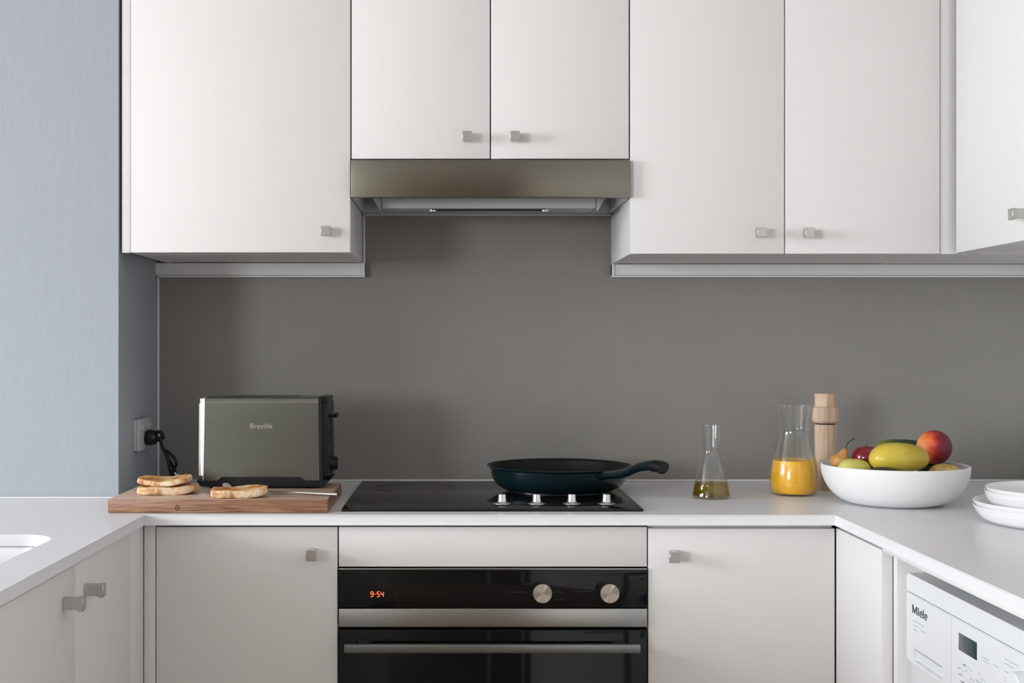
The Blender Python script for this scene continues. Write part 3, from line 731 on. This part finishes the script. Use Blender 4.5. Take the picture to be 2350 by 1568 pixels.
# ================================================================== bread
def slice_(name, label, cx, cy, z0, rx, ry, th_, ang, tiltx, seed, curl=.004, tilty=.06):
    rnd = random.Random(seed)
    t = thing(name, label, 'toast', (cx, cy, z0), 'toasted bread slices')
    N_ = 56; ph = [rnd.uniform(0, 6) for _ in range(4)]
    def rad(a):
        r = 1+.05*math.sin(2*a+ph[0])+.035*math.sin(3*a+ph[1])+.02*math.sin(5*a+ph[2])+.01*math.sin(9*a+ph[3])
        p_ = 2.9; c_, s_ = abs(math.cos(a)), abs(math.sin(a)); return r/((c_**p_+s_**p_)**(1/p_))
    rot = Matrix.Rotation(ang, 3, 'Z')
    def pt(a, k, z, wob=0):
        r = rad(a)*k; v = Vector((rx*r*math.cos(a), ry*r*math.sin(a), 0)); z += curl*((v.x/rx)**2) + .0012*math.sin(4*a+ph[1])*k + v.x*tiltx + (v.y+ry)*tilty
        v = rot @ v; return (cx+v.x, cy+v.y, z0+z)
    crust = NB(); rows = []
    for k, z in ((.93, 0), (.985, .0015), (1.0, th_*.35), (.985, th_*.7), (.955, th_)):
        rows.append([crust.verts.new(pt(2*PI*i/N_, k*(1+rnd.uniform(-.006, .006)), z)) for i in range(N_)])
    for a, b_ in zip(rows, rows[1:]):
        for i in range(N_): crust.faces.new((a[i], a[(i+1) % N_], b_[(i+1) % N_], b_[i]))
    crust.faces.new(rows[0][::-1])
    obj('crust', crust, M['crust'], t, 60)
    cr = NB(); rows = []
    for k, dz_ in ((.956, -.0002), (.90, .0006), (.78, -.0008), (.6, .0), (.4, -.0012), (.2, .0)):
        rows.append([cr.verts.new(pt(2*PI*i/N_, k, th_+dz_+rnd.uniform(-.0004, .0004))) for i in range(N_)])
    c0 = cr.verts.new(pt(0, 0, th_))
    for a, b_ in zip(rows, rows[1:]):
        for i in range(N_): cr.faces.new((a[i], a[(i+1) % N_], b_[(i+1) % N_], b_[i]))
    for i in range(N_): cr.faces.new((rows[-1][i], rows[-1][(i+1) % N_], c0))
    obj('toasted_face', cr, M['toast'], t, 60)
    return t
slice_('toast_slice', 'toasted bread slice at the left of the board, lower of its pair', X(381, 2.53), Y(2.545), BT+.0005, .055, .036, .0150, .12, .02, 3, .002, .0)
slice_('toast_slice', 'toasted bread slice at the left of the board, lying on another slice', X(377, 2.545), Y(2.555), BT+.0165, .056, .037, .0105, -.06, .035, 5, .0050, .05)
slice_('toast_slice', 'toasted bread slice lying alone on the front edge of the board', X(548, 2.48), Y(2.490), BT+.0005, .054, .034, .0145, .14, .05, 11, .003, .04)
# knife
t = thing('table_knife', 'thin silver table knife lying across the right end of the board', 'knife', (X(700, 2.53), Y(2.50), BT))
kz = BT+.0042
A = Vector((X(612, 2.54), Y(2.545), kz)); B_ = Vector((X(676, 2.52), Y(2.530), kz)); E_ = Vector((X(775, 2.49), Y(2.492), kz+.0005))
b = NB(); tube(b, [B_, B_*.6+E_*.4, E_*.95+B_*.05, E_], [.0028, .0045, .0052, .0040], 14, [.0022, .0026, .0034, .0028]); obj('handle', b, M['chrome'], t, 60)
b = NB(); dr_ = (A-B_).normalized(); sd = dr_.cross(Vector((0, 0, 1)))
A2 = B_+dr_*.075
pts_ = [B_+sd*.002, B_+dr_*.02+sd*.0075, A2-dr_*.012+sd*.0085, A2-sd*.002, B_+dr_*.03-sd*.006, B_-sd*.002]
lo = [b.verts.new(v+Vector((0, 0, -.0008))) for v in pts_]; hi_ = [b.verts.new(v+Vector((0, 0, .0006))) for v in pts_]
for i in range(6): b.faces.new((lo[i], lo[(i+1) % 6], hi_[(i+1) % 6], hi_[i]))
b.faces.new(lo[::-1]); b.faces.new(hi_); obj('blade', b, M['steel_sink'], t, 0)

# ================================================================== oil bottle, carafe
WZ = .9002
def glass_vessel(t, outer, wall, base, liq_z, lmat, lname):
    """outer: profile radius/height (above worktop), bottom to top"""
    o_ = sp2(outer, 8)
    inn = [(max(r-wall, .001), z) for r, z in o_ if z > WZ+base][::-1]
    inn.append((inn[-1][0]*.98, WZ+base)); inn.append((0, WZ+base))
    tr, tz = o_[-1]
    prof_ = [(0, WZ+.0006), (o_[0][0]*.9, WZ+.0006)]+o_+[(tr-wall*.15, tz+wall*.35), (tr-wall*.85, tz+wall*.35)]+inn
    cx_, cy_ = LOC[t].x, LOC[t].y
    b = NB(); lathe(b, prof_, cx_, cy_, 72); obj('glass_body', b, M['glass'], t, 50)
    lp = [(0, WZ+base+.0003)]
    L0 = [(r-wall-.0002, z) for r, z in o_ if WZ+base < z < liq_z]
    lp.append((L0[0][0]*.97, WZ+base+.0003)); lp += [(r, z) for r, z in L0 if z > WZ+base+.001]
    r_top = L0[-1][0]; lp += [(r_top, liq_z), (r_top-.001, liq_z-.0005), (0, liq_z-.0005)]
    b = NB(); lathe(b, lp, cx_, cy_, 72); obj(lname, b, M[lmat], t, 50)
c = (X(1632, 2.7), Y(2.70))
t = thing('oil_bottle', 'small conical glass bottle of olive oil right of the cooktop', 'bottle', (*c, WZ))
glass_vessel(t, [(.0385, WZ), (.0405, WZ+.003), (.0395, WZ+.012), (.0335, WZ+.040), (.0260, WZ+.070), (.0205, WZ+.089), (.0178, WZ+.099), (.0182, WZ+.115), (.0194, WZ+.138), (.0204, WZ+.1548)], .0020, .005, Z(1108, 2.70), 'oil', 'olive_oil')
c = (X(1822, 2.76), Y(2.76))
t = thing('juice_carafe', 'glass carafe half full of orange juice left of the pepper mill', 'carafe', (*c, WZ))
glass_vessel(t, [(.0400, WZ), (.0460, WZ+.003), (.0505, WZ+.012), (.0520, WZ+.028), (.0505, WZ+.052), (.0466, WZ+.075), (.0410, WZ+.098), (.0355, WZ+.122), (.0328, WZ+.138), (.0345, WZ+.152), (.0385, WZ+.174), (.0417, WZ+.1935)], .0022, .004, Z(1056, 2.76), 'juice', 'orange_juice')

# ================================================================== pepper mill (eight-sided)
c = (X(1894, 2.85), Y(2.85))
t = thing('pepper_mill', 'tall pale faceted wooden pepper mill behind the fruit bowl', 'pepper mill', (*c, WZ))
mz = lambda py: Z(py, 2.85)
b = NB(); lathe(b, [(0, mz(973)-.001), (.0240, mz(973)-.001), (.0245, mz(978)), (.0245, mz(1000)), (.0232, mz(1060)), (.0240, WZ+.004), (.0235, WZ), (0, WZ)], *c, 10, .2)
obj('body', b, M['beech'], t, 20)
b = NB(); lathe(b, [(0, mz(973)-.001), (.0215, mz(973)-.001), (.0215, mz(971)), (0, mz(971))], *c, 24); obj('collar', b, M['blackmatt'], t)
b = NB(); lathe(b, [(0, mz(971)), (.0255, mz(971)), (.0298, mz(966)), (.0298, mz(936)), (.0243, mz(932)), (.0240, mz(904)), (.0228, mz(903)), (0, mz(903))], *c, 10, .2)
obj('head', b, M['beech'], t, 20)

# ================================================================== fruit bowl
bc = (X(2053, 2.6), Y(2.60)); rz = Z(1082, 2.454)
t = thing('fruit_bowl', 'large matte white ceramic bowl holding the fruit', 'bowl', (*bc, WZ))
o_ = sp2([(.066, WZ), (.084, WZ+.0012), (.102, WZ+.007), (.121, WZ+.020), (.1355, WZ+.039), (.1435, WZ+.059), (.1460, rz-.003)], 8)
i_ = sp2([(.1420, rz-.002), (.1395, WZ+.059), (.1310, WZ+.040), (.116, WZ+.023), (.098, WZ+.0115), (.076, WZ+.0065), (.02, WZ+.0055)], 8)
b = NB(); lathe(b, [(0, WZ)]+o_+[(.1452, rz-.0006), (.1438, rz), (.1424, rz-.0006)]+i_+[(0, WZ+.0055)], *bc, 96)
obj('bowl_body', b, M['ceramic'], t, 50)

def ico(c_, r3, m, name, parent=None, fn=None, seg=4, **kw):
    b = NB(); bmesh.ops.create_icosphere(b, subdivisions=seg, radius=1)
    for v in b.verts:
        q = fn(v.co) if fn else v.co
        v.co = Vector((c_[0]+q.x*r3[0], c_[1]+q.y*r3[1], c_[2]+q.z*r3[2]))
    return obj(name, b, m, parent, 80, loc=kw.get('loc'))
def rotp(fn, rx=0, ry=0, rz_=0):
    R_ = Matrix.Rotation(rz_, 3, 'Z') @ Matrix.Rotation(ry, 3, 'Y') @ Matrix.Rotation(rx, 3, 'X')
    return lambda v: R_ @ fn(v)
def pearf(v):
    z = v.z; k = 1.0-.52/(1+math.exp(-9*(z-.25)))
    return Vector((v.x*k, v.y*k, z*1.28+.12))
def applef(v):
    r = math.hypot(v.x, v.y)
    z = v.z*.90; z += -.22*math.exp(-(r/.28)**2)*(1 if v.z > 0 else -.6)
    k = 1+.04*v.z
    return Vector((v.x*k, v.y*k, z))
def mangof(v):
    x = v.x; ax = min(abs(x), .9999)
    k = (1-.06*x)*((1-ax**2.7)**(1/2.2))/max(math.sqrt(1-ax*ax), 1e-3) if ax < .995 else 1-.06*x
    return Vector((x, v.y*k, v.z*(k if v.z > 0 else k*.92)+.08*(1-x*x)))
def peachf(v):
    a = math.atan2(v.y, v.x); g = -.05*math.exp(-((a+1.1)/.16)**2)*(1-abs(v.z))
    return v*(1+g)
FG = 'fruit in the white bowl'
def fruit(name, label, c_, cat): return thing(name, label, cat, c_, FG)
# pear
pp = (X(1930, 2.6), Y(2.60), Z(1057, 2.6))
t = fruit('pear', 'brown pear with a long curved stem at the left of the bowl', pp, 'pear')
ico(pp, (.0215, .0215, .0185), M['pear'], 'flesh', t, rotp(pearf, 0, .30, 0))
s_ = spline([(X(1941, 2.6), Y(2.60), Z(1033, 2.6)), (X(1943, 2.6), Y(2.60), Z(1022, 2.6)), (X(1950, 2.6), Y(2.60), Z(1013, 2.6)), (X(1961, 2.6), Y(2.60), Z(1006, 2.6))], 5)
b = NB(); tube(b, s_, [.0010]*(len(s_)-3)+[.0012, .0018, .0019], 8); obj('stem', b, M['stem'], t)
# apple
ap = (X(1988, 2.6), Y(2.60), Z(1052, 2.6))
t = fruit('apple', 'dark red shiny apple between the brown pear and the mango', ap, 'apple')
ico(ap, (.0300, .0300, .0300), M['apple'], 'flesh', t, applef)
s_ = spline([(ap[0], ap[1], ap[2]+.019), (ap[0]+.0005, ap[1], ap[2]+.026), (ap[0]+.002, ap[1], ap[2]+.031)], 4)
b = NB(); tube(b, s_, .0008, 8); obj('stem', b, M['stem'], t)
# mango
mp_ = (X(2063, 2.54), Y(2.54), Z(1054, 2.54))
o = ico(mp_, (.0592, .033, .0300), M['mango'], 'mango', None, rotp(mangof, 0, .06, 0), loc=mp_)
tag(o, 'large yellow mango in the front middle of the bowl', 'mango', FG)
pe = (X(2144, 2.62), Y(2.62), Z(1027, 2.62))
o = ico(pe, (.0352, .0352, .0352), M['peach'], 'peach', None, rotp(peachf, 0, .35, 0), loc=pe)
tag(o, 'red and orange peach on top at the right of the bowl', 'peach', FG)
# zucchini
za = spline([(X(2010, 2.67), Y(2.66), Z(1027, 2.67)), (X(2035, 2.67), Y(2.67), Z(1023, 2.67)), (X(2065, 2.68), Y(2.68), Z(1022, 2.68)), (X(2100, 2.68), Y(2.69), Z(1025, 2.68)), (X(2125, 2.68), Y(2.69), Z(1032, 2.68))], 5)
n = len(za); b = NB()
tube(b, za, [.0055, .0085, .0105]+[.0125]*(n-6)+[.0115, .009, .005], 20)
bmesh.ops.translate(b, verts=b.verts, vec=Vector((0, 0, 0)))
zl = tuple(za[n//2]); o = obj('zucchini', b, M['zucchini'], None, 80, loc=zl)
tag(o, 'dark green zucchini lying behind the yellow mango', 'zucchini', FG)
c_ = (X(1962, 2.545), Y(2.548), .9735)
t = fruit('pear', 'pale yellow-green pear lying low at the front left of the bowl', c_, 'pear')
ico(c_, (.0335, .0225, .0215), M['greenpear'], 'flesh', t, mangof)
c_ = (X(2028, 2.50), Y(2.502), .9640)
o = ico(c_, (.036, .018, .0190), M['avocado'], 'avocado', None, mangof, loc=c_); tag(o, 'dark avocado low at the front rim below the mango', 'avocado', FG)
c_ = (X(2168, 2.56), Y(2.555), .9615)
o = ico(c_, (.034, .026, .0225), M['tan'], 'pear', None, mangof, loc=c_); tag(o, 'tan pear lying low at the right rim under the peach', 'pear', FG)
c_ = (.985, Y(2.655), .968)
o = ico(c_, (.028, .024, .022), M['avocado'], 'avocado', None, mangof, loc=c_); tag(o, 'dark avocado behind the tan pear at the right of the bowl', 'avocado', FG)

# ================================================================== plates
def plate(R_, h_, z0, label, cx, cy, group):
    t = thing('plate', label, 'plate', (cx, cy, z0), group)
    o_ = sp2([(R_*.72, z0), (R_*.785, z0+.0008), (R_*.885, z0+h_*.22), (R_*.95, z0+h_*.56), (R_*.982, z0+h_*.83), (R_, z0+h_)], 6)
    i_ = sp2([(R_-.0026, z0+h_-.0002), (R_*.965, z0+h_*.84), (R_*.928, z0+h_*.60), (R_*.855, z0+h_*.32), (R_*.74, z0+.0042), (.02, z0+.0035)], 6)
    b = NB(); lathe(b, [(0, z0)]+o_+[(R_-.0008, z0+h_+.0009), (R_-.0020, z0+h_+.0008)]+i_+[(0, z0+.0035)], cx, cy, 96)
    obj('dish', b, M['glazed'], t, 50); return t
pxc, pyc = X(2440, 2.295), Y(2.295)
G1, G2 = 'large white plates', 'small white plates'
pl = plate(.1520, .031, WZ, 'large white coupe plate at the bottom of the right stack', pxc, pyc, G1)
q = copy_tree(pl); q.location = (pxc, pyc, WZ+.0088); q['label'] = 'large white coupe plate second from bottom of the right stack'
pl = plate(.1320, .030, WZ+.0088+.0127, 'small white plate lowest of three resting in the large plates', pxc+.001, pyc, G2)
q = copy_tree(pl); q.location = (pxc, pyc+.0005, WZ+.0215+.0064); q['label'] = 'small white plate in the middle of the upper stack'
q = copy_tree(pl); q.location = (pxc+.0015, pyc, WZ+.0215+.0128); q['label'] = 'small white plate on the very top of the stack'

# ================================================================== washing machine
MX = .756; MD1, MD0 = 2.150, 1.556
t = thing('washing_machine', 'white front-loading washing machine under the right worktop', 'washing machine', (1.05, Y(1.853), 0))
b = NB(); bx(b, MX+.006, WR-.03, Y(MD0), Y(MD1)-.001, .015, .838, .006)
obj('cabinet', b, M['machine'], t)
zt = Z(1313, 2.15); zg = Z(1356, 2.15); zb = Z(1512, 2.15)
def yz_panel(y0, y1, z0, z1, r, x0, x1, corners):
    o_ = []
    for cy_, cz_, a, on in ((y1-r, z1-r, 0, corners[0]), (y0+r, z1-r, PI/2, corners[1]), (y0+r, z0+r, PI, corners[2]), (y1-r, z0+r, 1.5*PI, corners[3])):
        if on:
            for k in range(7): o_.append((cy_+r*math.cos(a+PI/2*k/6), cz_+r*math.sin(a+PI/2*k/6)))
        else: o_.append((y1 if a in (0, 1.5*PI) else y0, z1 if a in (0, PI/2) else z0))
    bm = NB(); prism(bm, o_, 'x', x0, x1)
    bmesh.ops.bevel(bm, geom=[e for e in bm.edges if abs(e.verts[0].co.x-x0) < 1e-6 and abs(e.verts[1].co.x-x0) < 1e-6], offset=.0015, segments=2, affect='EDGES')
    return bm
obj('lid', yz_panel(Y(MD0), Y(MD1), zg+.0008, zt, .010, MX, MX+.03, (1, 1, 0, 0)), M['machine'], t, 35)
panel = obj('control_panel', yz_panel(Y(MD0), Y(MD1), zb, zg-.0008, .006, MX, MX+.03, (0, 0, 1, 1)), M['machine'], t, 35)
# drawer grip recess
d0, d1 = MX*F/(2162-PX), MX*F/(2098-PX)
cutb = box(MX-.01, MX+.016, Y(d0), Y(d1), .6995, .7205); cutb = obj('cutter', cutb, M['machine'], smooth=0)
pw = panel; pw.parent = None; pw.location = LOC[t]; boolean(pw, [cutb]); pw.parent = t; pw.location = (0, 0, 0); finish(pw, M['machine'], 35)
b = NB(); prism(b, [(MX+.0015, .7203), (MX+.0158, .7203), (MX+.0158, .6997)], 'y', Y(d0)+.0005, Y(d1)-.0005); obj('drawer_grip', b, M['grip_grey'], panel, 0)
b = NB(); dsm = MX*F/(2183-PX); bx(b, MX-.0002, MX+.001, Y(dsm)-.0004, Y(dsm)+.0004, zb+.002, zg-.004); obj('drawer_seam', b, M['faint'], panel, 0)
da, db = MX*F/(2242-PX), MX*F/(2201-PX)
obj('display', box(MX-.0008, MX+.001, Y(da), Y(db), .763, .789, bev=.0004), M['lcd'], panel)
def facetext(s_, w_, h_, dc, zc, m, name):
    b = text_bm(s_, w_, h_, .0003)
    Rm = Matrix(((0, 0, -1), (-1, 0, 0), (0, 1, 0)))
    for v in b.verts: v.co = Rm @ v.co + Vector((MX-.0001, Y(dc), zc))
    return obj(name, b, m, panel, 0)
def serif_miele():
    """upright slab lettering: strokes as thin boxes, u along the word, v up"""
    b = NB(); H = .0125
    def st(u0, v0, u1, v1, wd):
        d_ = Vector((u1-u0, v1-v0)); L_ = d_.length; d_ /= L_; n_ = Vector((-d_.y, d_.x))*wd/2
        P_ = [(u0+n_.x, v0+n_.y), (u1+n_.x, v1+n_.y), (u1-n_.x, v1-n_.y), (u0-n_.x, v0-n_.y)]
        A_ = [b.verts.new((MX-.0006, -p_[0], p_[1])) for p_ in P_]; B2 = [b.verts.new((MX+.0003, -p_[0], p_[1])) for p_ in P_]
        for i in range(4): b.faces.new((A_[i], A_[(i+1) % 4], B2[(i+1) % 4], B2[i]))
        b.faces.new(A_[::-1]); b.faces.new(B2)
    def ring_e(u):
        r = .0052; hh = .0044
        pts = [(u+r*math.cos(a), hh+hh*math.sin(a)) for a in [math.radians(x) for x in range(0, 325, 25)]]
        for p0, p1 in zip(pts, pts[1:]): st(*p0, *p1, .0022)
        st(u-r, hh, u+r, hh, .0014)
    t1, t2 = .0024, .0035
    st(0, 0, 0, H, t1); st(.018, 0, .018, H, t2); st(.0, H, .009, .001, t2); st(.009, .001, .018, H, t1)
    for u in (0, .018): st(u-.003, .0005, u+.003, .0005, .0011)
    st(-.004, H-.0005, .001, H-.0005, .0011); st(.017, H-.0005, .0215, H-.0005, .0011)
    st(.0265, 0, .0265, .0085, t2); st(.0235, .0005, .0295, .0005, .0011); st(.0235, .0085, .0265, .0085, .0011); st(.0245, .0112, .0285, .0112, .0020)
    ring_e(.0385)
    st(.0485, 0, .0485, H+.001, t2); st(.0455, .0005, .0515, .0005, .0011); st(.0455, H+.0006, .0485, H+.0006, .0011)
    ring_e(.0600)
    bmesh.ops.translate(b, verts=b.verts, vec=Vector((0, Y(MX*F/(2095-PX)), Z(1406, 2.087)-.0065)))
    return obj('logo', b, M['print'], panel, 0, label='dark maker lettering')
serif_miele()
rnd = random.Random(4)
def mark(px, py, wpx, h_): # faint printed dash on the machine face
    dd = MX*F/(px-PX); d2 = MX*F/(px+wpx-PX); zc = Z(py, dd); b = NB(); bx(b, MX-.0003, MX+.0003, Y(d2), Y(dd), zc-h_/2, zc+h_/2); obj('printed_mark', b, M['faint'], panel, 0)
for px, py, wp in ((2096, 1424, 24), (2096, 1434, 12), (2112, 1446, 12), (2096, 1444, 8), (2255, 1508, 14), (2256, 1516, 16), (2306, 1512, 30), (2305, 1522, 22), (2305, 1540, 14), (2304, 1555, 14), (2280, 1526, 12), (2305, 1563, 10)): mark(px, py, wp, .0012)
for k in range(34):
    px = rnd.uniform(2196, 2295); py = 1528+(px-2196)*.42+rnd.uniform(-12, 34)
    mark(px, py, rnd.choice((3, 5, 9)), rnd.choice((.0008, .0014, .003)))
b = NB(); dk, zk = 1.690, Z(1575, 1.70)
lathe(b, [(0, 0), (.026, 0), (.026, .004), (.022, .006), (.021, .020), (.0195, .0215), (0, .0215)], 0, 0, 48, 0, lambda v: Vector((MX-v.z, Y(dk)+v.x, zk+v.y)))
obj('programme_dial', b, M['machine'], panel)
b = NB(); lathe(b, [(.11, 0), (.155, 0), (.160, .01), (.150, .022), (.118, .026), (.105, .012), (.11, 0)], 0, 0, 64, 0, lambda v: Vector((MX+.006-v.z, Y(1.853)+v.x, .42+v.y)))
dd_ = obj('door_ring', b, M['machine'], t)
b = NB(); lathe(b, sp2([(0, .020), (.06, .017), (.105, .008)], 5)+[(.105, .004), (0, .004)], 0, 0, 64, 0, lambda v: Vector((MX+.006-v.z, Y(1.853)+v.x, .42+v.y)))
obj('door_glass', b, M['blackglass'], dd_, 50)
